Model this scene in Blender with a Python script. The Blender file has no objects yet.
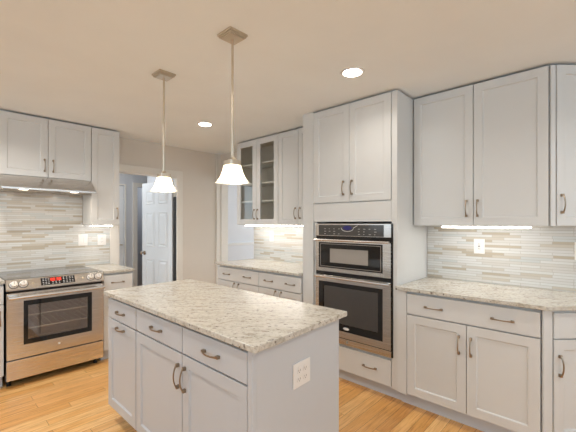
import bpy, bmesh, math, random
from mathutils import Matrix, Vector

random.seed(4)
SC = bpy.context.scene
COL = SC.collection
PI = math.pi

# ------------------------------------------------------------------ camera
CAM_H = 1.39
cd = bpy.data.cameras.new('camera')
cam = bpy.data.objects.new('camera', cd)
COL.objects.link(cam)
cam.location = (0, 0, CAM_H)
cam.rotation_euler = (PI / 2, 0, math.radians(43.25 - 90))
cd.sensor_width = 36
cd.lens = 344 / 576 * 36
cd.shift_y = 7.5 / 576
cd.clip_start = 0.05
SC.camera = cam

# ------------------------------------------------------------------ exposure, daylight
SC.view_settings.view_transform = 'Standard'
SC.view_settings.look = 'None'
SC.view_settings.exposure = 1.08
SC.view_settings.gamma = 1.0
SC.view_settings.use_curve_mapping = False
W = bpy.data.worlds.new('world')
SC.world = W
W.use_nodes = True
bg = W.node_tree.nodes['Background']
bg.inputs[0].default_value = (0.72, 0.88, 1.0, 1)
bg.inputs[1].default_value = 1.0

CEIL = 2.435
XW = 3.10      # wall with the ovens
YW = 4.34      # wall with the range
DOWNLIGHT_W = 2.4
PENDANT_W = 2.6


def lamp(name, kind, loc, power, color=(1, .86, .7), size=.1, rot=(0, 0, 0), size_y=None, spread=None):
    d = bpy.data.lights.new(name, kind)
    d.energy = power
    d.color = color
    if kind == 'AREA':
        d.size = size
        if size_y:
            d.shape = 'RECTANGLE'
            d.size_y = size_y
        else:
            d.shape = 'DISK'
        if spread:
            d.spread = spread
    else:
        d.shadow_soft_size = size
    o = bpy.data.objects.new(name, d)
    o.location = loc
    o.rotation_euler = rot
    COL.objects.link(o)
    return o


# added lamps: ceiling fills, and stand-ins for daylight from unseen hall and dining windows
HALL_FILL = lamp('hall_fill', 'AREA', (1.95, 5.3, CEIL - .03), 2.2, (.92, .96, 1.0), .5)  # fill added so the hall's far wall comes out lighter
HALL_DAYLIGHT = lamp('hall_daylight', 'AREA', (.7, 5.25, 1.5), 2.2, (.84, .92, 1.0), 1.5, (0, -PI / 2, 0), 1.4)
FAR_ROOM_FILL = lamp('far_room_fill', 'AREA', (2.75, 6.75, CEIL - .03), 1.6, (.92, .96, 1.0), .3)  # fill added to lighten the opening at the end of the hall
DINING_DAYLIGHT = lamp('dining_daylight', 'AREA', (7.9, 5.2, 1.6), 13, (.92, .96, 1.0), 1.6, (0, PI / 2, 0), 2.4)

# ------------------------------------------------------------------ materials
def mat(name, color, rough=.5, metal=0.0, spec=.5, emit=None, strength=0.0):
    m = bpy.data.materials.new(name)
    m.use_nodes = True
    b = m.node_tree.nodes['Principled BSDF']
    b.inputs['Base Color'].default_value = (*color, 1)
    b.inputs['Roughness'].default_value = rough
    b.inputs['Metallic'].default_value = metal
    b.inputs['Specular IOR Level'].default_value = spec
    if emit:
        b.inputs['Emission Color'].default_value = (*emit, 1)
        b.inputs['Emission Strength'].default_value = strength
    return m


def N(m, kind, **kw):
    n = m.node_tree.nodes.new(kind)
    for k, v in kw.items():
        if k in n.inputs:
            n.inputs[k].default_value = v
        else:
            setattr(n, k, v)
    return n


def L(m, a, b):
    m.node_tree.links.new(a, b)


def P(m):
    return m.node_tree.nodes['Principled BSDF']


def ramp(m, stops, mode='LINEAR'):
    r = m.node_tree.nodes.new('ShaderNodeValToRGB')
    r.color_ramp.interpolation = mode
    e = r.color_ramp.elements
    while len(e) < len(stops):
        e.new(.5)
    for i, (p, c) in enumerate(stops):
        e[i].position = p
        e[i].color = (*c, 1)
    return r


def painted(name, color, rough, spec=.5, grain=.03):
    m = mat(name, color, rough, spec=spec)
    tc = N(m, 'ShaderNodeTexCoord')
    no = N(m, 'ShaderNodeTexNoise', Scale=3.0, Detail=4.0)
    L(m, tc.outputs['Object'], no.inputs['Vector'])
    a = tuple(c * (1 - grain) for c in color)
    r = ramp(m, [(.3, a), (.7, color)])
    L(m, no.outputs['Fac'], r.inputs['Fac'])
    L(m, r.outputs['Color'], P(m).inputs['Base Color'])
    n2 = N(m, 'ShaderNodeTexNoise', Scale=260.0, Detail=2.0)
    L(m, tc.outputs['Object'], n2.inputs['Vector'])
    bp = N(m, 'ShaderNodeBump', Strength=.04, Distance=.001)
    L(m, n2.outputs['Fac'], bp.inputs['Height'])
    L(m, bp.outputs['Normal'], P(m).inputs['Normal'])
    return m


M = {}
M['paint'] = painted('white_cabinet_paint', (.71, .71, .70), .38)
M['island_paint'] = painted('pale_grey_island_paint', (.59, .605, .635), .38)
M['inside'] = mat('cabinet_interior', (.70, .65, .58), .5)
M['kick'] = mat('toe_kick_paint', (.64, .67, .72), .5)
M['wall'] = painted('beige_wall_paint', (.74, .68, .61), .8, .2)
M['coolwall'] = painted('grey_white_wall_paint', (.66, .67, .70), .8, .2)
M['ceil'] = painted('ceiling_paint', (.905, .94, .965), .85, .2)
M['trim'] = painted('white_trim_paint', (.80, .76, .70), .4)
M['door'] = painted('white_door_paint', (.76, .78, .80), .45)
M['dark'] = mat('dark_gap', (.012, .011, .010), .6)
M['bronze'] = mat('antique_nickel', (.36, .29, .22), .28, 1.0)
M['nickel'] = mat('brushed_nickel', (.62, .55, .45), .32, 1.0)
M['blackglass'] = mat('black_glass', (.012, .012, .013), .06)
M['greyglass'] = mat('smoked_glass', (.075, .07, .065), .1)
M['knob'] = mat('bright_knob_metal', (.86, .83, .79), .38, .8)
M['knobshadow'] = mat('knob_shadow_ring', (.05, .045, .04), .4)
M['cooktop'] = mat('glass_ceramic', (.13, .125, .12), .08)
M['plate'] = mat('white_plastic', (.83, .80, .77), .35)
M['slot'] = mat('slot_dark', (.06, .055, .05), .6)
M['lens'] = mat('lamp_lens', (.9, .9, .9), .4, emit=(1, .93, .82), strength=9)
M['led'] = mat('led_strip', (.9, .9, .9), .4, emit=(1, .96, .9), strength=12)
M['hoodlens'] = mat('hood_lamp_lens', (.9, .9, .9), .4, emit=(1, .88, .7), strength=5)
M['bulb'] = mat('glowing_bulb', (.9, .9, .9), .4, emit=(1, .86, .66), strength=14)
M['red'] = mat('red_led_digits', (.1, .01, .01), .4, emit=(1, .06, .03), strength=1.2)
M['blue'] = mat('blue_display', (.025, .022, .10), .2, emit=(.10, .08, .7), strength=.03)
M['mark'] = mat('white_print', (.75, .75, .75), .4)
M['keys'] = mat('printed_key', (.42, .40, .37), .4)
M['cavity'] = mat('oven_enamel', (.60, .50, .47), .35)
M['rack'] = mat('chrome_wire', (.85, .83, .80), .35, .6)
M['panegrey'] = mat('microwave_pane_grey', (.34, .31, .28), .22)


def steel():
    m = mat('stainless_steel', (.70, .67, .64), .3, 1.0)
    tc = N(m, 'ShaderNodeTexCoord')
    mp = N(m, 'ShaderNodeMapping', Scale=(3, 3, 420))
    no = N(m, 'ShaderNodeTexNoise', Scale=1.0, Detail=2.0)
    L(m, tc.outputs['Object'], mp.inputs['Vector'])
    L(m, mp.outputs['Vector'], no.inputs['Vector'])
    r = ramp(m, [(.3, (.16,) * 3), (.7, (.30,) * 3)])
    L(m, no.outputs['Fac'], r.inputs['Fac'])
    L(m, r.outputs['Color'], P(m).inputs['Roughness'])
    return m


M['steel'] = steel()


def clear_glass(name, tint, gloss):
    m = bpy.data.materials.new(name)
    m.use_nodes = True
    nt = m.node_tree
    nt.nodes.clear()
    out = nt.nodes.new('ShaderNodeOutputMaterial')
    t = nt.nodes.new('ShaderNodeBsdfTransparent')
    t.inputs[0].default_value = (*tint, 1)
    g = nt.nodes.new('ShaderNodeBsdfGlossy')
    g.inputs['Roughness'].default_value = .03
    lw = nt.nodes.new('ShaderNodeLayerWeight')
    pw_ = nt.nodes.new('ShaderNodeMath')
    pw_.operation = 'POWER'
    pw_.inputs[1].default_value = 4.0
    L(m, lw.outputs['Facing'], pw_.inputs[0])
    f = nt.nodes.new('ShaderNodeMath')
    f.operation = 'MULTIPLY_ADD'
    f.inputs[1].default_value = .8
    f.inputs[2].default_value = gloss
    L(m, pw_.outputs[0], f.inputs[0])
    x = nt.nodes.new('ShaderNodeMixShader')
    L(m, f.outputs[0], x.inputs[0])
    L(m, t.outputs[0], x.inputs[1])
    L(m, g.outputs[0], x.inputs[2])
    L(m, x.outputs[0], out.inputs[0])
    return m


M['pane'] = clear_glass('cabinet_glass', (.95, .95, .93), .05)
M['ovenpane'] = clear_glass('oven_window_glass', (.90, .86, .83), .20)


def frosted():
    m = bpy.data.materials.new('frosted_white_glass')
    m.use_nodes = True
    nt = m.node_tree
    nt.nodes.clear()
    out = nt.nodes.new('ShaderNodeOutputMaterial')
    d = nt.nodes.new('ShaderNodeBsdfDiffuse')
    d.inputs[0].default_value = (.85, .83, .78, 1)
    t = nt.nodes.new('ShaderNodeBsdfTranslucent')
    t.inputs[0].default_value = (.95, .92, .86, 1)
    x = nt.nodes.new('ShaderNodeMixShader')
    x.inputs[0].default_value = .6
    L(m, d.outputs[0], x.inputs[1])
    L(m, t.outputs[0], x.inputs[2])
    e = nt.nodes.new('ShaderNodeEmission')
    e.inputs[0].default_value = (1, .95, .85, 1)
    e.inputs[1].default_value = .08
    a = nt.nodes.new('ShaderNodeAddShader')
    L(m, x.outputs[0], a.inputs[0])
    L(m, e.outputs[0], a.inputs[1])
    L(m, a.outputs[0], out.inputs[0])
    return m


M['shade'] = frosted()


def granite():
    m = mat('speckled_granite', (.75, .7, .64), .24)
    tc = N(m, 'ShaderNodeTexCoord')
    # soft drifting veins
    mp = N(m, 'ShaderNodeMapping', vector_type='TEXTURE', Rotation=(0, 0, -.9), Scale=(.62, .15, .3))
    L(m, tc.outputs['Object'], mp.inputs['Vector'])
    n1 = N(m, 'ShaderNodeTexNoise', Scale=4.0, Detail=7.0, Roughness=.65, Distortion=1.0)
    L(m, mp.outputs['Vector'], n1.inputs['Vector'])
    r1 = ramp(m, [(.30, (.38, .34, .28)), (.42, (.56, .52, .45)), (.55, (.67, .64, .58)), (.8, (.55, .53, .49))])
    L(m, n1.outputs['Fac'], r1.inputs['Fac'])
    # crystals
    n2 = N(m, 'ShaderNodeTexNoise', Scale=55.0, Detail=4.0, Roughness=.7)
    L(m, tc.outputs['Object'], n2.inputs['Vector'])
    r2 = ramp(m, [(.36, (.60, .56, .50)), (.5, (1, 1, 1)), (.7, (1.0, .98, .95))])
    L(m, n2.outputs['Fac'], r2.inputs['Fac'])
    mx = N(m, 'ShaderNodeMix', data_type='RGBA', blend_type='MULTIPLY')
    mx.inputs[0].default_value = .7
    L(m, r1.outputs['Color'], mx.inputs[6])
    L(m, r2.outputs['Color'], mx.inputs[7])
    # dark specks, stretched along the veins
    mp3 = N(m, 'ShaderNodeMapping', vector_type='TEXTURE', Rotation=(0, 0, -.9), Scale=(.034, .014, .016))
    L(m, tc.outputs['Object'], mp3.inputs['Vector'])
    n3 = N(m, 'ShaderNodeTexNoise', Scale=1.0, Detail=3.0, Roughness=.6)
    L(m, mp3.outputs['Vector'], n3.inputs['Vector'])
    r3 = ramp(m, [(.615, (0, 0, 0)), (.665, (1, 1, 1))])
    L(m, n3.outputs['Fac'], r3.inputs['Fac'])
    mx2 = N(m, 'ShaderNodeMix', data_type='RGBA')
    L(m, r3.outputs['Color'], mx2.inputs[0])
    L(m, mx.outputs[2], mx2.inputs[6])
    mx2.inputs[7].default_value = (.13, .10, .085, 1)
    L(m, mx2.outputs[2], P(m).inputs['Base Color'])
    return m


M['granite'] = granite()


def mosaic(name, axis):
    """linear glass and stone mosaic; axis 0: runs along x, axis 1: runs along y"""
    m = mat(name, (.7, .68, .62), .22)
    tc = N(m, 'ShaderNodeTexCoord')
    sp = N(m, 'ShaderNodeSeparateXYZ')
    L(m, tc.outputs['Object'], sp.inputs[0])
    cb = N(m, 'ShaderNodeCombineXYZ')
    L(m, sp.outputs[axis], cb.inputs[0])
    L(m, sp.outputs[2], cb.inputs[1])
    br = N(m, 'ShaderNodeTexBrick', offset=.37, offset_frequency=2, squash=1.6, squash_frequency=3)
    L(m, cb.outputs[0], br.inputs['Vector'])
    br.inputs['Color1'].default_value = (0, 0, 0, 1)
    br.inputs['Color2'].default_value = (1, 1, 1, 1)
    br.inputs['Mortar'].default_value = (.5, .5, .5, 1)
    br.inputs['Scale'].default_value = 1.0
    br.inputs['Brick Width'].default_value = .19
    br.inputs['Row Height'].default_value = .020
    br.inputs['Mortar Size'].default_value = .0012
    br.inputs['Mortar Smooth'].default_value = .1
    br.inputs['Bias'].default_value = 0
    r = ramp(m, [(0, (.50, .44, .35)), (.07, (.58, .53, .45)), (.15, (.63, .61, .57)), (.34, (.66, .65, .63)),
                 (.50, (.59, .61, .60)), (.66, (.68, .68, .66)), (.86, (.60, .56, .50)), (.92, (.65, .63, .60))], 'CONSTANT')
    L(m, br.outputs['Color'], r.inputs['Fac'])
    mx = N(m, 'ShaderNodeMix', data_type='RGBA')
    L(m, br.outputs['Fac'], mx.inputs[0])
    L(m, r.outputs['Color'], mx.inputs[6])
    mx.inputs[7].default_value = (.46, .43, .38, 1)
    L(m, mx.outputs[2], P(m).inputs['Base Color'])
    return m


M['tile_x'] = mosaic('linear_mosaic_tile', 0)
M['tile_y'] = mosaic('linear_mosaic_tile_side', 1)


def oak():
    m = mat('oak_floorboards', (.6, .3, .1), .28)
    tc = N(m, 'ShaderNodeTexCoord')
    br = N(m, 'ShaderNodeTexBrick', offset=.43, offset_frequency=2, squash=1.3, squash_frequency=3)
    L(m, tc.outputs['Object'], br.inputs['Vector'])
    br.inputs['Color1'].default_value = (0, 0, 0, 1)
    br.inputs['Color2'].default_value = (1, 1, 1, 1)
    br.inputs['Mortar'].default_value = (0, 0, 0, 1)
    br.inputs['Scale'].default_value = 1.0
    br.inputs['Brick Width'].default_value = 1.05
    br.inputs['Row Height'].default_value = .083
    br.inputs['Mortar Size'].default_value = .0012
    br.inputs['Mortar Smooth'].default_value = .2
    r = ramp(m, [(0, (.66, .31, .09)), (.25, (.92, .53, .20)), (.5, (.78, .40, .125)), (.75, (.96, .62, .28)), (1, (.84, .44, .14))])
    L(m, br.outputs['Color'], r.inputs['Fac'])
    mp = N(m, 'ShaderNodeMapping', Scale=(1.6, 26, 1))
    L(m, tc.outputs['Object'], mp.inputs['Vector'])
    # each board its own grain
    ad = N(m, 'ShaderNodeVectorMath', operation='ADD')
    L(m, mp.outputs['Vector'], ad.inputs[0])
    sc = N(m, 'ShaderNodeVectorMath', operation='SCALE')
    L(m, br.outputs['Color'], sc.inputs[0])
    sc.inputs['Scale'].default_value = 30
    L(m, sc.outputs[0], ad.inputs[1])
    no = N(m, 'ShaderNodeTexNoise', Scale=2.2, Detail=6.0, Roughness=.6, Distortion=1.2)
    L(m, ad.outputs[0], no.inputs['Vector'])
    r2 = ramp(m, [(.28, (.50, .38, .26)), (.42, (.84, .77, .68)), (.6, (1, 1, 1))])
    L(m, no.outputs['Fac'], r2.inputs['Fac'])
    mx = N(m, 'ShaderNodeMix', data_type='RGBA', blend_type='MULTIPLY')
    mx.inputs[0].default_value = 1.0
    L(m, r.outputs['Color'], mx.inputs[6])
    L(m, r2.outputs['Color'], mx.inputs[7])
    m2 = N(m, 'ShaderNodeMix', data_type='RGBA')
    L(m, br.outputs['Fac'], m2.inputs[0])
    L(m, mx.outputs[2], m2.inputs[6])
    m2.inputs[7].default_value = (.20, .085, .025, 1)
    L(m, m2.outputs[2], P(m).inputs['Base Color'])
    return m


M['oak'] = oak()


# ------------------------------------------------------------------ mesh helpers
def tag(o, label=None, cat=None, group=None, kind=None):
    if label:
        o['label'] = label
    if cat:
        o['category'] = cat
    if group:
        o['group'] = group
    if kind:
        o['kind'] = kind
    return o


def thing(name, label, cat, loc=(0, 0, 0), rz=0, group=None):
    o = bpy.data.objects.new(name, None)
    o.empty_display_size = .1
    o.location = loc
    o.rotation_euler = (0, 0, rz)
    COL.objects.link(o)
    return tag(o, label, cat, group)


def obj(name, bm, m, parent=None, bevel=0, smooth=False, loc=None, segs=2):
    bmesh.ops.recalc_face_normals(bm, faces=bm.faces[:])
    me = bpy.data.meshes.new(name)
    bm.to_mesh(me)
    bm.free()
    for x in (m if isinstance(m, (list, tuple)) else [m]):
        me.materials.append(x)
    if smooth:
        for p in me.polygons:
            p.use_smooth = True
    o = bpy.data.objects.new(name, me)
    COL.objects.link(o)
    if parent:
        o.parent = parent
    if loc:
        o.location = loc
    if bevel:
        b = o.modifiers.new('bevel', 'BEVEL')
        b.width = bevel
        b.segments = segs
        b.limit_method = 'ANGLE'
        b.angle_limit = math.radians(40)
    return o


def B():
    return bmesh.new()


def box(bm, x0, x1, y0, y1, z0, z1, mi=0):
    vs = [bm.verts.new((x, y, z)) for x in (x0, x1) for y in (y0, y1) for z in (z0, z1)]
    for f in ((0, 1, 3, 2), (4, 6, 7, 5), (0, 4, 5, 1), (2, 3, 7, 6), (0, 2, 6, 4), (1, 5, 7, 3)):
        bm.faces.new([vs[i] for i in f]).material_index = mi
    return bm


def boxes(*args):
    bm = B()
    for a in args:
        box(bm, *a)
    return bm


def prism(bm, pts, z0, z1):
    lo = [bm.verts.new((x, y, z0)) for x, y in pts]
    hi = [bm.verts.new((x, y, z1)) for x, y in pts]
    bm.faces.new(lo[::-1])
    bm.faces.new(hi)
    n = len(pts)
    for i in range(n):
        j = (i + 1) % n
        bm.faces.new((lo[i], lo[j], hi[j], hi[i]))
    return bm


def profile_x(bm, pts, x0, x1):
    """(y, z) outline swept along x"""
    a = [bm.verts.new((x0, y, z)) for y, z in pts]
    b = [bm.verts.new((x1, y, z)) for y, z in pts]
    bm.faces.new(a[::-1])
    bm.faces.new(b)
    n = len(pts)
    for i in range(n):
        j = (i + 1) % n
        bm.faces.new((a[i], a[j], b[j], b[i]))
    return bm


def cyl(bm, c, r, h, axis='z', seg=32, r2=None):
    r2 = r if r2 is None else r2
    def pt(a, rr, t):
        u, v = rr * math.cos(a), rr * math.sin(a)
        d = {'z': (u, v, t), 'y': (u, t, v), 'x': (t, u, v)}[axis]
        return (c[0] + d[0], c[1] + d[1], c[2] + d[2])
    lo = [bm.verts.new(pt(2 * PI * i / seg, r, 0)) for i in range(seg)]
    hi = [bm.verts.new(pt(2 * PI * i / seg, r2, h)) for i in range(seg)]
    bm.faces.new(lo[::-1])
    bm.faces.new(hi)
    for i in range(seg):
        j = (i + 1) % seg
        bm.faces.new((lo[i], lo[j], hi[j], hi[i]))
    return bm


def lathe(bm, c, prof, seg=40, axis='z'):
    rings = []
    for r, t in prof:
        ring = []
        for i in range(seg):
            a = 2 * PI * i / seg
            u, v = r * math.cos(a), r * math.sin(a)
            d = {'z': (u, v, t), 'y': (u, t, v)}[axis]
            ring.append(bm.verts.new((c[0] + d[0], c[1] + d[1], c[2] + d[2])))
        rings.append(ring)
    for a, b in zip(rings, rings[1:]):
        for i in range(seg):
            j = (i + 1) % seg
            bm.faces.new((a[i], a[j], b[j], b[i]))
    bm.faces.new(rings[0][::-1])
    bm.faces.new(rings[-1])
    return bm


def tube(bm, pts, r, seg=12):
    pts = [Vector(p) for p in pts]
    rings = []
    for i, p in enumerate(pts):
        d = (pts[min(i + 1, len(pts) - 1)] - pts[max(i - 1, 0)]).normalized()
        up = Vector((0, 0, 1)) if abs(d.z) < .9 else Vector((1, 0, 0))
        u = d.cross(up).normalized()
        v = d.cross(u)
        rings.append([bm.verts.new(p + r * (math.cos(2 * PI * k / seg) * u + math.sin(2 * PI * k / seg) * v)) for k in range(seg)])
    for a, b in zip(rings, rings[1:]):
        for k in range(seg):
            j = (k + 1) % seg
            bm.faces.new((a[k], a[j], b[j], b[k]))
    bm.faces.new(rings[0][::-1])
    bm.faces.new(rings[-1])
    return bm


def shaker(bm, w, h, t=.02, rail=.058, rec=.009, slope=.006, hole=False, y0=0.0):
    """framed door, lower left corner at the origin, front face at y = y0 - t"""
    def ring(i, y):
        return [bm.verts.new(p) for p in ((i, y, i), (w - i, y, i), (w - i, y, h - i), (i, y, h - i))]
    fo, fi = ring(0, y0 - t), ring(rail, y0 - t)
    bo = ring(0, y0)
    for k in range(4):
        j = (k + 1) % 4
        bm.faces.new((fo[k], fo[j], fi[j], fi[k]))
        bm.faces.new((fo[j], fo[k], bo[k], bo[j]))
    if hole:
        bi = ring(rail, y0)
        for k in range(4):
            j = (k + 1) % 4
            bm.faces.new((fi[k], fi[j], bi[j], bi[k]))
            bm.faces.new((bi[k], bi[j], bo[j], bo[k]))
    else:
        ri = ring(rail + slope, y0 - t + rec)
        for k in range(4):
            j = (k + 1) % 4
            bm.faces.new((fi[k], fi[j], ri[j], ri[k]))
        bm.faces.new(ri)
        bm.faces.new(bo)
    return bm


def pull(parent, x, z, vert, length=.122, y=-.02, name='handle'):
    """arched bar pull with square feet; (x, z) is its centre in the parent's frame"""
    bm = B()
    n = 14
    sec = []
    for i in range(n + 1):
        t = -1 + 2 * i / n
        a = t * length / 2
        out = -.014 - .017 * (1 - t * t)
        w = .0033 + .0022 * t * t
        th = .0029
        sec.append((a, out, w, th))
    rings = []
    for a, out, w, th in sec:
        if vert:
            q = [(-w, out - th, a), (w, out - th, a), (w, out + th, a), (-w, out + th, a)]
        else:
            q = [(a, out - th, -w), (a, out - th, w), (a, out + th, w), (a, out + th, -w)]
        rings.append([bm.verts.new(p) for p in q])
    for r0, r1 in zip(rings, rings[1:]):
        for k in range(4):
            j = (k + 1) % 4
            bm.faces.new((r0[k], r0[j], r1[j], r1[k]))
    bm.faces.new(rings[0])
    bm.faces.new(rings[-1])
    for s in (-1, 1):
        c = s * (length / 2 - .006)
        if vert:
            box(bm, -.0068, .0068, -.0175, 0, c - .009, c + .009)
        else:
            box(bm, c - .009, c + .009, -.0175, 0, -.0068, .0068)
    return obj(name, bm, M['bronze'], parent, bevel=.0012, loc=(x, y, z))


GAP = .0022
FRONT = ['paint']      # paint of the cabinet fronts being built


def door(parent, x0, x1, z0, z1, hx=None, hz=None, vert=True, glass=False, rail=.058, name='door'):
    w, h = x1 - x0 - 2 * GAP, z1 - z0 - 2 * GAP
    d = obj(name, shaker(B(), w, h, hole=glass, rail=rail), M[FRONT[0]], parent, bevel=.0012, loc=(x0 + GAP, 0, z0 + GAP))
    if glass:
        obj('glass_pane', box(B(), rail - .004, w - rail + .004, -.011, -.007, rail - .004, h - rail + .004), M['pane'], d)
    if hx is not None:
        pull(d, hx - x0 - GAP, hz - z0 - GAP, vert)
    return d


def drawer(parent, x0, x1, z0, z1, pulls, hz=None):
    w, h = x1 - x0 - 2 * GAP, z1 - z0 - 2 * GAP
    d = obj('drawer_front', box(B(), 0, w, -.02, 0, 0, h), M[FRONT[0]], parent, bevel=.0025, loc=(x0 + GAP, 0, z0 + GAP))
    for p in pulls:
        pull(d, p - x0 - GAP, (hz if hz else (z0 + z1) / 2) - z0 - GAP, False)
    return d


def shell(w, d, z0, z1, shelves=(), t=.018, face=.02):
    """open-fronted carcass with a thin frame"""
    return boxes((0, t, 0, d, z0, z1), (w - t, w, 0, d, z0, z1), (t, w - t, d - .008, d, z0, z1),
                 (t, w - t, 0, d - .008, z0, z0 + t), (t, w - t, 0, d - .008, z1 - t, z1))


def base_body(parent, w, d=.585, top=.885, x0=0.0):
    obj('carcass', box(B(), x0 + .001, x0 + w - .001, .008, d, .105, top), M['paint'], parent, bevel=.001)
    obj('toe_kick', box(B(), x0 + .001, x0 + w - .001, .065, d, 0.0, .104), M['kick'], parent)


# ------------------------------------------------------------------ the setting
def struct(name, bm, m, parent=None, **kw):
    o = obj(name, bm, m, parent, **kw)
    if not parent:
        o['kind'] = 'structure'
    return o


struct('floor', box(B(), -2.6, 8.0, -2.6, 7.4, -.05, 0), M['oak'])
struct('ceiling', box(B(), -2.6, 8.0, -2.6, 7.4, CEIL, CEIL + .05), M['ceil'])
DX0, DX1, DZ = 1.615, 2.429, 2.03       # doorway in the range wall
struct('wall_left', boxes((-2.6, DX0, YW, YW + .12, 0, CEIL), (DX1, XW, YW, YW + .12, 0, CEIL), (DX0, DX1, YW, YW + .12, DZ, CEIL)), M['wall'])
struct('wall_side_blocker', boxes((-2.7, -2.6, -2.7, 4.46, 0, 1.2)), M['wall'])  # unseen low wall added to cut low light on the island
struct('wall_back_blocker', boxes((-2.6, XW, -2.7, -2.6, 0, 1.2)), M['wall'])  # also unseen, put in to darken the lower fronts
OY0, OY1, OZ = 3.545, 4.315, 2.06        # opening to the dining room in the oven wall
struct('wall_right', boxes((XW, XW + .12, -2.6, OY0, 0, CEIL), (XW, XW + .12, OY0, OY1, OZ, CEIL), (XW, XW + .12, OY1, YW + .12, 0, CEIL)), M['wall'])
# hall behind the doorway
HY = 6.05
struct('wall_hall', boxes((.6, 1.74, HY, HY + .1, 0, CEIL), (1.74, 2.36, HY, HY + .1, 2.04, CEIL), (2.36, 2.575, HY, HY + .1, 0, CEIL),
                          (2.575, 3.05, HY, HY + .1, 2.03, CEIL), (3.05, XW, HY, HY + .1, 0, CEIL), (2.53, 2.60, YW + .12, 5.55, 0, CEIL),  # last box: hall side wall added to keep the hinge gap dark
                          (2.30, XW, 7.3, 7.38, 0, CEIL), (2.30, 2.40, HY + .1, 7.3, 0, CEIL), (XW, XW + .1, 6.9, 7.38, 0, CEIL)), M['coolwall'])
struct('wall_dining', boxes((XW, 8.0, 6.9, 7.0, 0, CEIL), (XW, XW + .1, YW + .12, 6.9, 0, CEIL)), M['coolwall'])
# door casings
def casing_y(name, x0, x1, z, y, w=.088, t=.018, m=M['trim']):
    struct(name, boxes((x0 - w, x0, y - t, y, 0, z + w), (x1, x1 + w, y - t, y, 0, z + w), (x0, x1, y - t, y, z, z + w)), m, bevel=.004)
casing_y('trim_1', DX0, 2.381, DZ - .012, YW, w=.092)
struct('trim_2', boxes((DX0, DX0 + .014, YW - .016, YW + .13, 0, DZ), (DX1 - .014, DX1, YW - .016, YW + .13, 0, DZ), (DX0 + .014, DX1 - .014, YW - .016, YW + .13, DZ - .014, DZ)), M['trim'])
struct('hinge_gap_shade', boxes((2.404, 2.4145, YW - .012, YW + .125, .01, 1.76)), M['dark'])  # dark strip added on the jamb, standing in for shade in the hinge gap
struct('trim_8', boxes((2.402, 2.4145, YW - .012, YW + .125, 1.765, 1.84)), M['nickel'])
struct('trim_3', boxes((XW - .075, XW, OY1, YW - .002, 0, CEIL - .002), (XW - .001, XW + .125, OY1 - .014, OY1, 0, OZ), (XW - .001, XW + .125, OY0, OY0 + .012, 0, OZ),
                       (XW - .018, XW, OY0 - .01, OY1, OZ, OZ + .06)), M['trim'], bevel=.003)
struct('trim_4', profile_x(B(), [(6.9, .84), (6.88, .845), (6.872, .87), (6.865, .885), (6.86, .905), (6.9, .91)], XW + .1, 8.0), M['door'])
struct('baseboard_hall', box(B(), .6, 2.1, HY - .015, HY, 0, .12), M['trim'])

# open six-panel door, folded back into the hall
dr = B()
DW, DH, DT = .77, 2.0, .035
def panel_door(bm, W_, H_, T):
    """leaf in x-z, six sunk panels on the front face"""
    box(bm, 0, W_, 0, T, 0, H_)
door_leaf = obj('door_1', B(), M['door'])
tag(door_leaf, kind='structure')
me = door_leaf.data
bm = B()
box(bm, 0, DT, 0, DW, .008, DH)
bm.to_mesh(me); bm.free()
door_leaf.location = (2.398, YW + .15, 0)
door_leaf.rotation_euler = (0, 0, math.radians(6))
st = .11
pw = (DW - 3 * st) / 2
for zz0, zz1 in ((.24, .86), (1.05, 1.56), (1.68, 1.88)):
    for k in range(2):
        y0 = st + k * (pw + st)
        bm = B()
        # raised field with a chamfered surround
        def rg(i, x):
            return [bm.verts.new(p) for p in ((x, y0 + i, zz0 + i), (x, y0 + pw - i, zz0 + i), (x, y0 + pw - i, zz1 - i), (x, y0 + i, zz1 - i))]
        rs = [rg(0, -.001), rg(.006, -.009), rg(.018, -.002), rg(.034, -.002), rg(.05, -.009)]
        for a, b in zip(rs, rs[1:]):
            for q in range(4):
                bm.faces.new((a[q], a[(q + 1) % 4], b[(q + 1) % 4], b[q]))
        bm.faces.new(rs[-1])
        bm.faces.new(rs[0])
        obj('door_panel', bm, M['door'], door_leaf)
obj('door_knob', lathe(B(), (0, 0, 0), [(.030, 0), (.030, .006), (.010, .010), (.010, .035), (.024, .042), (.028, .055), (.022, .066), (.0, .068)][:-1]), M['bronze'], door_leaf, smooth=True, loc=(-.001, DW - .065, .945)).rotation_euler = (0, -PI / 2, 0)
for z in (.25, 1.02, 1.78):
    obj('door_hinge', boxes((DT - .012, DT + .004, -.012, -.001, z - .045, z + .045)), M['nickel'], door_leaf)

# far hall: closed door with lever in a casing, and an opening to a darker room
d2 = struct('door_2', box(B(), 1.745, 2.352, HY + .01, HY + .045, .01, 2.03), M['door'])
obj('door_lever', boxes((2.295, 2.315, HY - .04, HY + .01, 1.02, 1.04), (2.22, 2.315, HY - .05, HY - .035, 1.022, 1.038)), M['nickel'], d2)
obj('door_rail', boxes((1.745, 2.352, HY + .004, HY + .01, .95, 1.12)), M['door'], d2)
struct('trim_5', boxes((2.362, 2.385, HY - .02, HY - .0005, 0, 2.06), (1.70, 2.362, HY - .02, HY - .0005, 2.04, 2.06)), M['trim'])
struct('trim_6', boxes((2.500, 2.575, HY - .02, HY - .0005, 0, 2.10), (2.575, 3.0, HY - .02, HY - .0005, 2.03, 2.10)), M['trim'])

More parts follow.
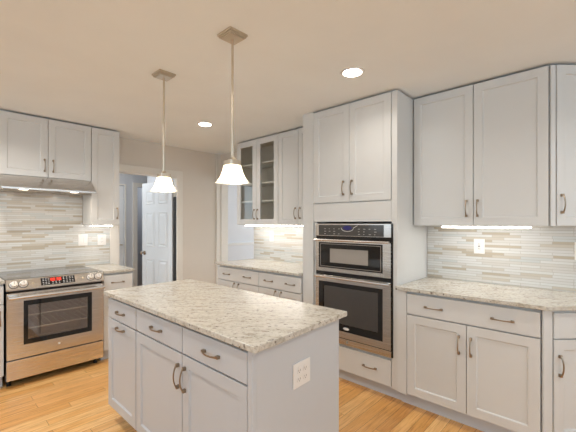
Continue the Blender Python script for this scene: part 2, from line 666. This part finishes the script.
# backsplash tiles
tag(obj('tile_backsplash', boxes((0.0, 1.232, YW - .008, YW - .0005, .915, 1.835), (1.232, 1.525, YW - .008, YW - .0005, .915, 1.371)), M['tile_x']),
    'linear beige and white mosaic backsplash behind the range and under the hood', 'backsplash')
tag(obj('tile_backsplash', box(B(), XW - .008, XW - .0005, -.55, 1.198, .915, 1.372), M['tile_y']),
    'pale grey mosaic backsplash above the right-hand worktop, beside the wall ovens', 'backsplash')
tag(obj('tile_backsplash', box(B(), XW - .008, XW - .0005, 2.165, 3.543, .915, 1.372), M['tile_y']),
    'small strip of mosaic backsplash under the glass-front wall cabinets', 'backsplash')

# ------------------------------------------------------------------ cabinets along the oven wall
RZ = -PI / 2
FB = 2.505      # base cabinet box front (doors reach 20 mm in front)
FU = 2.81       # wall cabinet box front
UB, UT = 1.373, 2.42
DB, DT_ = .715, .868   # drawer bottom and top

# two-door wall cabinet right of the ovens
y1, y0 = 1.198, .297
w = y1 - y0
c = thing('wall_cabinet', 'tall white two-door wall cabinet above the right-hand worktop, next to the ovens', 'cabinet', (FU, y1, 0), RZ)
obj('carcass', box(B(), .001, w, .008, XW - FU - .009, UB, UT - .002), M['paint'], c, bevel=.001)
mid = .453
door(c, .002, mid, UB, UT, mid - .045, 1.502)
door(c, mid, w, UB, UT, mid + .030, 1.502)

# angled end wall cabinet
def angled(name, label, xf, yl, depth, z0, z1):
    c = thing(name, label, 'cabinet', (xf, yl, 0), -PI / 4)
    def loc(px, py):       # world -> local
        v = Matrix.Rotation(PI / 4, 3, 'Z') @ Vector((px - xf, py - yl, 0))
        return (v.x, v.y)
    tri = [loc(xf, yl - .001), loc(XW - .009, yl - depth - .001 + .009), loc(XW - .009, yl - .001)]
    return c, tri, loc
c, tri, _ = angled('corner_cabinet', 'angled white end wall cabinet at the far right edge', FU - .004, .293, XW - FU, UB, UT)
obj('carcass', prism(B(), tri, UB, UT - .002), M['paint'], c, bevel=.001)
obj('filler_strip', box(B(), -.004, .026, -.016, -.0005, UB, UT - .002), M['paint'], c, bevel=.002)
door(c, .029, .40, UB, UT, .060, 1.518)

# base cabinet right of the ovens
y1, y0 = 1.198, .303
w = y1 - y0
c = thing('base_cabinet', 'white base cabinet with two doors and one wide drawer, right of the ovens', 'cabinet', (FB, y1, 0), RZ)
base_body(c, w)
obj('filler_strip', box(B(), .001, .078, -.018, 0, .105, .886), M['paint'], c, bevel=.001)
drawer(c, .080, w, DB, DT_, (.278, .70), .788)
mid = .492
door(c, .080, mid, .115, DB - .004, mid - .045, .572)
door(c, mid, w, .115, DB - .004, mid + .030, .572)

# angled end base cabinet
c, tri, loc2 = angled('corner_cabinet', 'angled white end base cabinet with one drawer, at the lower right edge', FB - .004, .298, XW - FB, .1, .88)
obj('carcass', prism(B(), tri, .105, .885), M['paint'], c, bevel=.001)
q = .05
obj('toe_kick', prism(B(), [loc2(FB + .066, .297), loc2(XW - .01, .297), loc2(XW - .01, .297 - (XW - FB) + .078)], 0, .104), M['kick'], c)
obj('filler_strip', box(B(), -.004, .050, -.016, -.0005, .105, .885), M['paint'], c, bevel=.002)
drawer(c, .054, .66, DB, DT_, (.357,), .79)
door(c, .054, .66, .115, DB - .004, .088, .56)

# right-hand worktop
def slab(name, pts, label, top=.914, t=.027):
    o = obj(name, prism(B(), pts, top - t, top), M['granite'], bevel=.004, segs=3)
    return tag(o, label, 'worktop')
slab('granite_worktop', [(2.458, 1.196), (2.458, .275), (XW - .009, .275 - (XW - .009 - 2.458)), (XW - .009, 1.196)],
     'speckled granite worktop with an angled end, right of the ovens')

# ------------------------------------------------------------------ oven tower
FO = 2.522
y1, y0 = 2.163, 1.203
w = y1 - y0
D = XW - FO
c = thing('oven_cabinet', 'tall white oven tower with two upper doors and a bottom drawer', 'cabinet', (FO, y1, 0), RZ)
f0, f1 = .134, .915          # face between the side stiles (local x)
obj('carcass', boxes((.001, .16, 0, D - .001, .105, UT), (w - .038, w, 0, D - .001, .105, UT), (.16, w - .038, 0, D - .001, 1.405, UT),
                     (.16, w - .038, 0, D - .001, .105, .335), (.16, w - .038, D - .02, D - .001, .335, 1.405)), M['paint'], c, bevel=.001)
obj('toe_kick', box(B(), .001, w, .06, D - .001, 0, .104), M['kick'], c)
obj('side_filler', box(B(), .001, .132, -.016, -.0005, .105, CEIL - .001), M['paint'], c, bevel=.002)
obj('side_stile', box(B(), w - .046, w, -.016, -.0005, .105, UT), M['paint'], c, bevel=.002)
obj('rail', box(B(), .134, w - .048, -.014, -.0005, 1.405, 1.57), M['paint'], c, bevel=.002)
mid = .527
door(c, .134, mid, 1.575, UT, mid - .055, 1.697)
door(c, mid, w - .048, 1.575, UT, mid + .030, 1.697)
drawer(c, .134, w - .048, .112, .322, (.525 + .20,), .222)

# built-in microwave and oven
oy = 1.988
ow = .742
ox = 2.508
c = thing('wall_oven', 'stainless steel built-in microwave and oven stack in the white tower', 'oven', (ox, oy, .338), RZ)
ZB = .338
def zz(z):
    return z - ZB
obj('housing', boxes((.02, ow - .02, .03, .50, zz(.342), zz(.40)), (.02, ow - .02, .03, .50, zz(1.36), zz(1.384)), (.02, .04, .03, .50, zz(.40), zz(1.36)),
                     (ow - .04, ow - .02, .03, .50, zz(.40), zz(1.36)), (.04, ow - .04, .47, .50, zz(.40), zz(1.36)), (.04, ow - .04, .03, .47, zz(.90), zz(.965))), M['dark'], c)
obj('black_edge', boxes((-.004, ow + .011, -.010, -.0025, zz(.345), zz(1.388))), M['blackglass'], c)
# control panel
p = obj('control_panel', box(B(), 0, ow, -.020, .0005, zz(1.279), zz(1.388)), M['steel'], c, bevel=.003)
g = obj('control_glass', box(B(), .035, ow - .06, -.0225, -.020, zz(1.284), zz(1.378)), M['greyglass'], p, bevel=.001)
random.seed(9)
for k in range(11):
    for r_ in range(3):
        xk = .10 + k * .05
        if abs(xk - .36) < .07:
            continue
        if random.random() < .75:
            obj('key_mark', box(B(), xk, xk + random.uniform(.010, .022), -.0232, -.0225, zz(1.297 + r_ * .022), zz(1.301 + r_ * .022)), M['keys'], p)
bm = B()
lathe(bm, (0, 0, 0), [(.044, 0), (.044, .002), (.040, .003)], axis='y', seg=32)
for v in bm.verts:
    v.co.z *= .42
    v.co.y = -v.co.y
obj('display', bm, M['blue'], p, loc=(.345, -.0226, zz(1.352)))
bm = B()
tube(bm, [(.345 + .062 * math.cos(a), -.024, zz(1.352) + .030 * math.sin(a)) for a in [math.radians(180 + 12 * i) for i in range(16)]] + [(.345 + .10, -.024, zz(1.372))], .0022, 6)
obj('display_swoosh', bm, M['mark'], p)


def bar_handle(parent, x0, x1, z, y, r=.011, out=.045, mtl=None):
    bm = tube(B(), [(x0, y - out, z), (x1, y - out, z)], r, 16)
    for x in (x0 + .02, x1 - .02):
        box(bm, x - .012, x + .012, y - out, y, z - .009, z + .009)
    return obj('handle', bm, mtl or M['steel'], parent, bevel=.002)


def oven_door(name, x0, x1, z0, z1, wx0, wx1, wz0, wz1, parent, dep=.022):
    bm = B()
    box(bm, x0, wx0, -dep, 0, z0, z1)
    box(bm, wx1, x1, -dep, 0, z0, z1)
    box(bm, wx0, wx1, -dep, 0, z0, wz0)
    box(bm, wx0, wx1, -dep, 0, wz1, z1)
    return obj(name, bm, M['steel'], parent)


# microwave door
d = oven_door('microwave_door', 0, ow, zz(.962), zz(1.240), .036, ow - .068, zz(.995), zz(1.222), c)
obj('window_glass', boxes((.036, ow - .068, -.019, -.004, zz(.995), zz(1.222))), M['blackglass'], d)
obj('window_reflection', boxes((.16, ow - .20, -.0205, -.019, zz(1.045), zz(1.168))), M['panegrey'], d, bevel=.0005)  # lighter rectangle painted in for the reflection on the door glass
obj('window_frame', boxes((.052, ow - .084, -.0203, -.019, zz(1.206), zz(1.210)), (.052, ow - .084, -.0203, -.019, zz(1.006), zz(1.010)),
                          (.052, .056, -.0203, -.019, zz(1.010), zz(1.206)), (ow - .088, ow - .084, -.0203, -.019, zz(1.010), zz(1.206))), M['panegrey'], d)
bar_handle(d, .004, ow - .004, zz(1.243), -.012, .0095, .034)
bm = B()
for k in range(34):
    box(bm, .05 + k * .019, .05 + k * .019 + .010, -.0226, -.022, zz(.967), zz(.984))
obj('vent_slots', bm, M['keys'], d)
# lower oven door
d = oven_door('oven_door', 0, ow, zz(.402), zz(.928), .036, ow - .068, zz(.458), zz(.872), c)
obj('window_frame', boxes((.036, .085, -.020, -.004, zz(.458), zz(.872)), (ow - .11, ow - .068, -.020, -.004, zz(.458), zz(.872)),
                          (.085, ow - .11, -.020, -.004, zz(.458), zz(.515)), (.085, ow - .11, -.020, -.004, zz(.835), zz(.872))), M['blackglass'], d)
obj('window_glass', boxes((.085, ow - .11, -.014, -.009, zz(.515), zz(.835))), M['ovenpane'], d)
bar_handle(d, .004, ow - .004, zz(.915), -.012, .0095, .036)
bm = B()
lathe(bm, (0, 0, 0), [(.030, 0), (.030, .002), (.026, .003)], axis='y', seg=24)
for v in bm.verts:
    v.co.z *= .38
    v.co.y = -v.co.y
obj('emblem', bm, M['mark'], d, loc=(ow * .42 + .02, -.0205, zz(.486)))
obj('cavity', boxes((.041, ow - .041, .469, .4695, zz(.401), zz(.899)), (.041, .043, .02, .469, zz(.401), zz(.899)), (ow - .043, ow - .041, .02, .469, zz(.401), zz(.899)),
                    (.043, ow - .043, .02, .469, zz(.401), zz(.404)), (.043, ow - .043, .02, .469, zz(.896), zz(.899))), M['cavity'], c)
for z in (.60, .735):
    bm = B()
    for y, r_ in ((.035, .006), (.44, .004)):
        tube(bm, [(.046, y, zz(z)), (ow - .046, y, zz(z))], r_, 8)
    for k in range(12):
        x = .06 + k * (ow - .12) / 11
        tube(bm, [(x, .03, zz(z) - .005), (x, .45, zz(z) - .005)], .002, 6)
    obj('oven_rack', bm, M['rack'], c)
# bottom trim
obj('bottom_trim', boxes((0, ow, -.018, .0005, zz(.346), zz(.396))), M['steel'], c, bevel=.002)
obj('trim_emblem', lathe(B(), (ow * .42 + .03, -.0185, zz(.373)), [(.011, 0), (.011, -.001), (.009, -.0015)], axis='y', seg=20), M['keys'], c)

# ------------------------------------------------------------------ glass-front run, far left of the ovens
y1, ym, y0 = 3.533, 2.782, 2.166
w = y1 - ym
d_ = XW - FU - .009
c = thing('glass_cabinet', 'white wall cabinet with two glass doors and three shelves', 'cabinet', (FU, y1, 0), RZ)
obj('carcass', shell(w, d_, UB, UT - .002), M['inside'], c)
for z in (1.655, 1.875, 2.12):
    obj('shelf', box(B(), .019, w - .019, .02, d_ - .009, z, z + .019), M['paint'], c, bevel=.001)
door(c, 0, w / 2, UB, UT, w / 2 - .030, 1.502, glass=True, rail=.068)
door(c, w / 2, w, UB, UT, w / 2 + .030, 1.502, glass=True, rail=.068)
w = ym - y0 - .002
c = thing('wall_cabinet', 'white wall cabinet with two solid doors squeezed between glass doors and oven tower', 'cabinet', (FU, ym - .001, 0), RZ)
obj('carcass', box(B(), .001, w, .008, d_, UB, UT - .002), M['paint'], c, bevel=.001)
door(c, .001, w / 2, UB, UT, w / 2 - .036, 1.502)
door(c, w / 2, w, UB, UT, w / 2 + .030, 1.502)

y1, ym, y0 = 3.523, 2.772, 2.166
w = y1 - ym
c = thing('base_cabinet', 'white base cabinet with a wide two-handled drawer, below the glass doors', 'cabinet', (FB, y1, 0), RZ)
base_body(c, w)
drawer(c, 0, w, DB, DT_, (.185, .56), .79)
door(c, 0, w / 2, .115, DB - .004, w / 2 - .04, .64)
door(c, w / 2, w, .115, DB - .004, w / 2 + .04, .64)
w = ym - y0 - .002
c = thing('base_cabinet', 'white base cabinet with a two-handled drawer, tight against the left of the oven tower', 'cabinet', (FB, ym - .001, 0), RZ)
base_body(c, w)
drawer(c, 0, w, DB, DT_, (.155, .465), .79)
door(c, 0, w / 2, .115, DB - .004, w / 2 - .04, .64)
door(c, w / 2, w, .115, DB - .004, w / 2 + .04, .64)
slab('granite_worktop', [(2.458, 3.545), (2.458, 2.166), (XW - .009, 2.166), (XW - .009, 3.545)], 'granite worktop below the glass-front cabinets')

# ------------------------------------------------------------------ range wall
FY = 3.715
FUY = 4.055
# cabinet over the hood
c = thing('wall_cabinet', 'short white two-door wall cabinet above the range hood', 'cabinet', (.472, FUY, 0))
w = .76
obj('carcass', box(B(), .001, w, .008, YW - FUY - .009, 1.84, UT - .002), M['paint'], c, bevel=.001)
door(c, 0, w / 2 - .004, 1.84, UT, w / 2 - .035, 1.957)
door(c, w / 2 - .004, w, 1.84, UT, w / 2 + .037, 1.957)
# tall one to its right
c = thing('wall_cabinet', 'narrow tall white wall cabinet between the range hood and the doorway', 'cabinet', (1.234, FUY, 0))
w = .288
obj('carcass', box(B(), .001, w, .008, YW - FUY - .009, UB, UT - .002), M['paint'], c, bevel=.001)
door(c, 0, w, UB, UT, w - .028, 1.505)

# hood
c = thing('range_hood', 'stainless steel under-cabinet hood above the range', 'range hood', (.474, 3.88, 1.70))
w = .758
obj('body', profile_x(B(), [(0, 0), (0, .018), (.150, .137), (.44, .137), (.44, .006), (.012, .006), (.012, 0)], 0, w), M['steel'], c, bevel=.0015)
for x in (.03, w - .30):
    obj('grease_filter', boxes((x, x + .27, .10, .38, .0, .0058)), M['keys'], c)
for x in (.165, .575):
    l_ = obj('hood_lamp', cyl(B(), (x, .055, .0015), .034, .004), M['hoodlens'], c)
for k in range(6):
    obj('button', boxes((.34 + k * .022, .352 + k * .022, .0045 + .0, .012, -.001 + .002, .0058)), M['slot'], c)
for x in (.165, .575):
    lamp('hood_light', 'AREA', (.474 + x, 3.935, 1.699), .5, size=.06)

# range
RX0, RX1 = .476, 1.234
c = thing('kitchen_range', 'stainless steel slide-in range with a glass oven door', 'stove', (RX0, 3.70, 0))
w = RX1 - RX0
obj('body', boxes((.004, w - .004, .012, .60, .06, .235), (.004, .03, .012, .60, .235, .88), (w - .03, w - .004, .012, .60, .235, .88), (.03, w - .03, .57, .60, .235, .88), (.03, w - .03, .012, .57, .80, .88)), M['dark'], c)
obj('cooktop', boxes((-.002, w + .002, .005, .625, .905, .917)), M['cooktop'], c, bevel=.003)
obj('cooktop_rim', boxes((0, w, .004, .62, .882, .905)), M['steel'], c)
for (bx, by, br_) in ((.2, .18, .10), (.56, .18, .085), (.2, .45, .075), (.56, .45, .10), (.38, .48, .05)):
    bm = B()
    n_ = 40
    r0 = [bm.verts.new((bx + br_ * math.cos(2 * PI * i / n_), by + br_ * math.sin(2 * PI * i / n_), .9173)) for i in range(n_)]
    r1 = [bm.verts.new((bx + (br_ - .002) * math.cos(2 * PI * i / n_), by + (br_ - .002) * math.sin(2 * PI * i / n_), .9173)) for i in range(n_)]
    for i in range(n_):
        bm.faces.new((r0[i], r0[(i + 1) % n_], r1[(i + 1) % n_], r1[i]))
    obj('burner_ring', bm, M['keys'], c)
# sloped control panel
pts = [(-.046, .822), (-.046, .834), (-.004, .912), (.010, .912), (.010, .822)]
p = obj('control_panel', profile_x(B(), pts, 0, w), M['steel'], c, bevel=.003)
ang = math.atan2(.042, .078)      # slope from vertical
def on_panel(s, out=0.0):
    """point s metres up the sloped face"""
    return (-.046 + s * math.sin(ang) - out * math.cos(ang), .834 + s * math.cos(ang) + out * math.sin(ang))
def sloped(bm, x0, x1, s0, s1, o0, o1):
    quad = [on_panel(s0, o0), on_panel(s1, o0), on_panel(s1, o1), on_panel(s0, o1)]
    return profile_x(bm, quad, x0, x1)
obj('display_frame', sloped(B(), .235, .512, .005, .083, .0, .002), M['steel'], p)
g = obj('display', sloped(B(), .242, .505, .010, .078, .002, .0035), M['blackglass'], p)
bm = B()
for x in (.315, .335, .362, .382):
    for s0, s1 in ((.044, .047), (.056, .059), (.068, .071)):
        sloped(bm, x, x + .012, s0, s1, .0035, .004)
    for xx in (x, x + .011):
        sloped(bm, xx, xx + .003, .044, .071, .0035, .004)
obj('clock_digits', bm, M['red'], g)
for k, x in enumerate((.255, .275, .295, .325, .35, .375, .41, .435, .46, .482)):
    for s in (.018, .033, .052, .066):
        if .3 < x < .40 and s > .04:
            continue
        obj('key', sloped(B(), x, x + .011, s, s + .005, .0035, .004), M['mark'], g)
def knob(x, s, r):
    k = obj('knob', lathe(B(), (0, 0, 0), [(r * 1.2, 0), (r * 1.2, .004), (r, .006), (r * .92, .032), (r * .8, .035)], seg=28), M['knob'], p, smooth=False, bevel=.001)
    obj('knob_shade_ring', lathe(B(), (0, 0, 0), [(r * 1.38, 0), (r * 1.38, .0015), (r * 1.22, .002)], seg=28), M['knobshadow'], k)  # dark ring drawn in as the shadow around the knob's foot
    y, z = on_panel(s, 0.0)
    k.location = (x, y, z)
    k.rotation_euler = (PI / 2 - ang, 0, 0)
    obj('pointer', boxes((-.0025, .0025, -r * .3, r * .85, .035, .0365)), M['keys'], k)
for x in (.052, .118, w - .118, w - .052):
    knob(x, .042, .025)
for x in (.185, w - .185):
    y, z = on_panel(.04, 0)
    o = obj('indicator', lathe(B(), (0, 0, 0), [(.012, 0), (.012, .002), (.005, .0025)], seg=20), M['nickel'], p, loc=(x, y, z))
    o.rotation_euler = (PI / 2 - ang, 0, 0)
# oven door
d = oven_door('oven_door', .004, w - .004, .242, .800, .118, w - .108, .352, .728, c, dep=.034)
obj('window_frame', boxes((.118, .150, -.032, -.006, .352, .728), (w - .140, w - .108, -.032, -.006, .352, .728), (.150, w - .140, -.032, -.006, .352, .388), (.150, w - .140, -.032, -.006, .685, .728)), M['blackglass'], d)
obj('window_glass', boxes((.150, w - .140, -.024, -.018, .388, .685)), M['ovenpane'], d)
bm = tube(B(), [(.010, -.085, .768), (w - .010, -.085, .768)], .013, 18)
for x0, x1 in ((.012, .075), (w - .075, w - .012)):
    box(bm, x0, x1, -.085, -.034, .755, .782)
obj('handle', bm, M['steel'], d, bevel=.002)
obj('emblem', lathe(B(), (w * .5, -.0342, .30), [(.010, 0), (.010, -.001), (.008, -.0015)], axis='y', seg=20), M['mark'], d)
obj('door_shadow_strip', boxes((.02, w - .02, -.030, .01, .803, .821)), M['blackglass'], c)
obj('cavity', boxes((.031, .034, .02, .568, .25, .79), (w - .034, w - .031, .02, .568, .25, .79), (.034, w - .034, .565, .568, .25, .79), (.034, w - .034, .02, .565, .25, .253), (.034, w - .034, .02, .565, .787, .79)), M['cavity'], c)
for z in (.47, .585):
    bm = B()
    for y, r_ in ((.03, .006), (.53, .004)):
        tube(bm, [(.036, y, z), (w - .036, y, z)], r_, 8)
    for k in range(12):
        x = .05 + k * (w - .10) / 11
        tube(bm, [(x, .03, z - .005), (x, .54, z - .005)], .002, 6)
    obj('oven_rack', bm, M['rack'], c)
obj('storage_drawer', boxes((.004, w - .004, -.032, .011, .066, .232)), M['steel'], c, bevel=.003)
for x in (.03, w - .05):
    for y in (.06, .55):
        obj('foot', cyl(B(), (x, y, 0), .016, .06), M['dark'], c)

# base cabinets either side
c = thing('base_cabinet', 'white base cabinet cut off by the left edge, left of the range', 'cabinet', (.015, FY, 0))
base_body(c, .452)
drawer(c, 0, .452, DB, DT_, (.226,), .79)
door(c, 0, .452, .115, DB - .004, .425, .60)
c = thing('base_cabinet', 'narrow white base cabinet right of the range, near the doorway', 'cabinet', (1.240, FY, 0))
w = .285
base_body(c, w)
drawer(c, 0, w, DB, DT_, (.135,), .79)
door(c, 0, w, .115, DB - .004, .05, .60)
slab('granite_worktop', [(.0, 3.685), (.471, 3.685), (.471, YW - .009), (.0, YW - .009)], 'corner of granite worktop left of the range')
slab('granite_worktop', [(1.239, 3.685), (1.545, 3.685), (1.545, YW - .020), (1.239, YW - .020)], 'short granite worktop right of the range')

# ------------------------------------------------------------------ island
SK = .063
IX = .920       # box front
def skew(o, x_world):
    """the island's ends run a touch off square: shift each vertex along the front by its depth"""
    for v in o.data.vertices:
        v.co.x -= SK * v.co.y
FRONT[0] = 'island_paint'
YI1, YIM, YI0 = 2.590, 2.130, 1.060
idep = .628
def island_unit(c, w):
    o = obj('carcass', box(B(), .001, w - .001, .010, idep, .105, .885), M['island_paint'], c, bevel=.001)
    skew(o, 0)
    o = obj('toe_kick', box(B(), .001, w - .001, .065, idep - .03, 0, .104), M['kick'], c)
    skew(o, 0)
c = thing('island_cabinet', 'narrow end unit of the pale grey island with a drawer over a pull-out door', 'cabinet', (IX, YI1, 0), RZ)
w = YI1 - YIM - .001
island_unit(c, w)
drawer(c, 0, w - .004, .733, DT_, (w / 2,), .797)
door(c, 0, w - .004, .115, .729, w / 2, .690, vert=False)
c = thing('island_cabinet', 'wide island unit with two drawers over two doors and a plain grey end panel', 'cabinet', (IX, YIM, 0), RZ)
w = YIM - YI0
island_unit(c, w)
mid = .548
drawer(c, .002, mid - .0015, .733, DT_, (mid / 2,), .800)
drawer(c, mid + .0015, w - .012, .733, DT_, (mid + (w - mid) / 2,), .800)
door(c, .002, mid - .0015, .115, .729, mid - .032, .612)
door(c, mid + .0015, w - .012, .115, .729, mid + .032, .612)
o = obj('end_panel', box(B(), w + .0005, w + .020, 0.0, idep + .004, .0, .885), M['island_paint'], c, bevel=.001)
skew(o, 0)
o = obj('corner_post', boxes((w - .010, w + .022, -.022, -.0005, .105, .885)), M['island_paint'], c, bevel=.003)
slab('granite_worktop', [(.876, 2.610), (.876, 1.000), (1.580, 1.000 + SK * .70), (1.580, 2.610 + SK * .70)], 'large speckled granite worktop on the island')

# ------------------------------------------------------------------ outlets and switches
def plate(name, label, cat, loc, rz, w, h, kinds):
    c = thing(name, label, cat, loc, rz)
    obj('plate', box(B(), -w / 2, w / 2, -.006, 0, 0, h), M['plate'], c, bevel=.003)
    n = len(kinds)
    for i, k in enumerate(kinds):
        x = (i - (n - 1) / 2) * .046
        if k == 'rocker':
            r_ = obj('rocker', box(B(), x - .0165, x + .0165, -.0085, -.006, h / 2 - .033, h / 2 + .033), M['plate'], c, bevel=.001)
        elif k == 'gfci':
            r_ = obj('outlet_face', box(B(), x - .0165, x + .0165, -.0085, -.006, h / 2 - .033, h / 2 + .033), M['plate'], c, bevel=.001)
            for s in (-.005, .002):
                obj('test_button', box(B(), x - .008, x + .008, -.0095, -.0085, h / 2 + s, h / 2 + s + .004), M['slot'], r_)
            for s in (-1, 1):
                for t in (-1, 1):
                    obj('slot', box(B(), x + t * .0055 - .0015, x + t * .0055 + .0015, -.0089, -.0085, h / 2 + s * .0195 - .0045, h / 2 + s * .0195 + .0045), M['slot'], r_)
        else:
            for s in (-1, 1):
                zc = h / 2 + s * .0195
                r_ = obj('socket', cyl(B(), (x, -.006, zc), .0165, -.002, 'y', 24), M['plate'], c)
                for t in (-1, 1):
                    obj('slot', box(B(), x + t * .006 - .001, x + t * .006 + .001, -.0084, -.008, zc - .003, zc + .006), M['slot'], r_)
                obj('ground_hole', cyl(B(), (x, -.008, zc - .008), .0022, -.0004, 'y', 10), M['slot'], r_)
    return c
yt = YW - .0085
plate('wall_switch', 'white double rocker switch plate on the tiles right of the range', 'switch', (1.236, yt, 1.14), 0, .094, .125, ('rocker', 'rocker'))
plate('wall_outlet', 'white outlet on the tiles under the narrow tall wall cabinet', 'outlet', (1.432, yt, 1.138), 0, .094, .122, ('duplex',))
plate('wall_outlet', 'white outlet on the tiles above the right-hand worktop', 'outlet', (XW - .0085, .780, 1.145), RZ, .080, .120, ('gfci',))
plate('wall_switch', 'white switch plate at the right edge of the picture', 'switch', (XW - .0085, .127, 1.137), RZ, .118, .125, ('rocker', 'rocker'))
plate('wall_outlet', 'white outlet on the tiles under the glass-front cabinets', 'outlet', (XW - .0085, 3.192, 1.158), RZ, .078, .115, ('duplex',))
xo = 1.215
plate('wall_outlet', 'white double outlet on the island end panel', 'outlet', (xo, YI0 - .0205 + SK * (xo - IX), .634), math.atan(SK), .130, .115, ('duplex', 'duplex'))

# ------------------------------------------------------------------ under-cabinet light bars
def bar(label, loc, rz, length, power):
    c = thing('under_cabinet_light', label, 'light', loc, rz)
    obj('housing', box(B(), 0, length, -.012, .012, .006, .011), M['plate'], c)
    obj('diffuser', box(B(), .004, length - .004, -.010, .010, -.004, .006), M['led'], c)
    v = Matrix.Rotation(rz, 3, 'Z') @ Vector((length / 2, 0, 0))
    lamp('bar_light', 'AREA', (loc[0] + v.x, loc[1] + v.y, loc[2] - .006), power * .12, (1, .95, .88), length * .95, (0, 0, rz), .02)
bar('long glowing light bar under the right-hand wall cabinet', (FU + .02, .985, UB - .0115), RZ, .59, 2.0)
bar('glowing light bar under the glass-front cabinets', (FU + .10, 3.50, UB - .0115), RZ, 1.25, 1.5)
bar('short glowing light bar under the narrow tall wall cabinet', (1.262, FUY + .10, UB - .0115), 0, .225, 1.1)

# ------------------------------------------------------------------ ceiling lights
def downlight(x, y, label, k_=1.0):
    c = thing('ceiling_light', label, 'light', (x, y, CEIL), 0, 'recessed ceiling lights')
    bm = B()
    lathe(bm, (0, 0, 0), [(.064, -.001), (.066, -.007), (.078, -.006), (.082, -.0005)], seg=48)
    obj('trim_ring', bm, M['plate'], c, smooth=True)
    obj('lens', lathe(B(), (0, 0, 0), [(.062, -.0075), (.050, -.010), (.02, -.0115)], seg=40), M['lens'], c, smooth=True)
    lamp('downlight_beam', 'AREA', (x, y, CEIL - .02), DOWNLIGHT_W * k_, (1, .94, .86), .12, spread=math.radians(150))
downlight(2.034, 3.11, 'round glowing recessed light over the far end of the room')
downlight(2.034, 1.302, 'round glowing recessed light in front of the oven tower', .6)
downlight(.292, 3.11, 'recessed ceiling light cut off by the left edge', 2.6)
for x, y, k_ in ((.292, 1.302, .9), (.292, -.5, 1), (2.034, -.5, 1.6)):
    lamp('downlight_beam', 'AREA', (x, y, CEIL - .02), DOWNLIGHT_W * k_, (1, .94, .86), .12, spread=math.radians(150))


# ------------------------------------------------------------------ pendants
def squircle(r, seg=48, e=3.2):
    out = []
    for i in range(seg):
        a = 2 * PI * i / seg
        ca, sa = math.cos(a), math.sin(a)
        k = r / (abs(ca) ** e + abs(sa) ** e) ** (1 / e)
        out.append((k * ca, k * sa))
    return out


def rings(bm, prof, close_top=True, close_bot=True, e=3.2):
    rs = [[bm.verts.new((x, y, z)) for x, y in squircle(r, e=e)] for r, z in prof]
    n = len(rs[0])
    for a, b in zip(rs, rs[1:]):
        for i in range(n):
            j = (i + 1) % n
            bm.faces.new((a[i], a[j], b[j], b[i]))
    if close_bot:
        bm.faces.new(rs[0][::-1])
    if close_top:
        bm.faces.new(rs[-1])
    return bm


def pendant(x, y, zb, label):
    c = thing('pendant_lamp', label, 'lamp', (x, y, CEIL), 0, 'pendant lamps over the island')
    def z(v):
        return v - CEIL
    bm = boxes((-.060, .060, -.060, .060, -.012, -.0005), (-.054, .054, -.054, .054, -.021, -.012), (-.046, .046, -.046, .046, -.027, -.021))
    obj('canopy', bm, M['nickel'], c, bevel=.0015)
    zt = zb + .100
    bm = cyl(B(), (0, 0, z(2.10)), .0062, -.027 - z(2.10), seg=16)
    cyl(bm, (0, 0, z(zt + .035)), .0088, z(2.10) - z(zt + .035), seg=16)
    obj('rod', bm, M['nickel'], c, smooth=False)
    bm = rings(B(), [(.037, z(zt)), (.037, z(zt + .024)), (.022, z(zt + .027)), (.013, z(zt + .036)), (.009, z(zt + .046))], e=8)
    obj('socket_cap', bm, M['nickel'], c)
    outer = [(.041, zt - .001), (.0435, zt - .012), (.047, zt - .029), (.0525, zt - .046), (.059, zt - .063), (.068, zt - .080), (.079, zt - .094), (.0835, zt - .098)]
    prof = outer + [(r - .004, zz_ + .002) for r, zz_ in outer[::-1]]
    o = obj('lamp_shade', rings(B(), [(r, z(v)) for r, v in prof], False, False, e=3.6), M['shade'], c, smooth=True)
    o.data.validate()
    bm = lathe(B(), (0, 0, z(zt) - .075), [(.006, -.028), (.018, -.02), (.023, -.004), (.018, .014), (.012, .03), (.012, .06)], seg=20)
    obj('bulb', bm, M['bulb'], c, smooth=True)
    lamp('pendant_glow', 'POINT', (x, y, zb + .02), PENDANT_W, (1, .86, .68), .03)


pendant(1.175, 1.527, 1.612, 'nearer pendant lamp, with a flared white glass shade, hanging larger over the island')
pendant(1.157, 2.280, 1.612, 'farther pendant lamp, whose flared white glass shade hangs in front of the doorway')
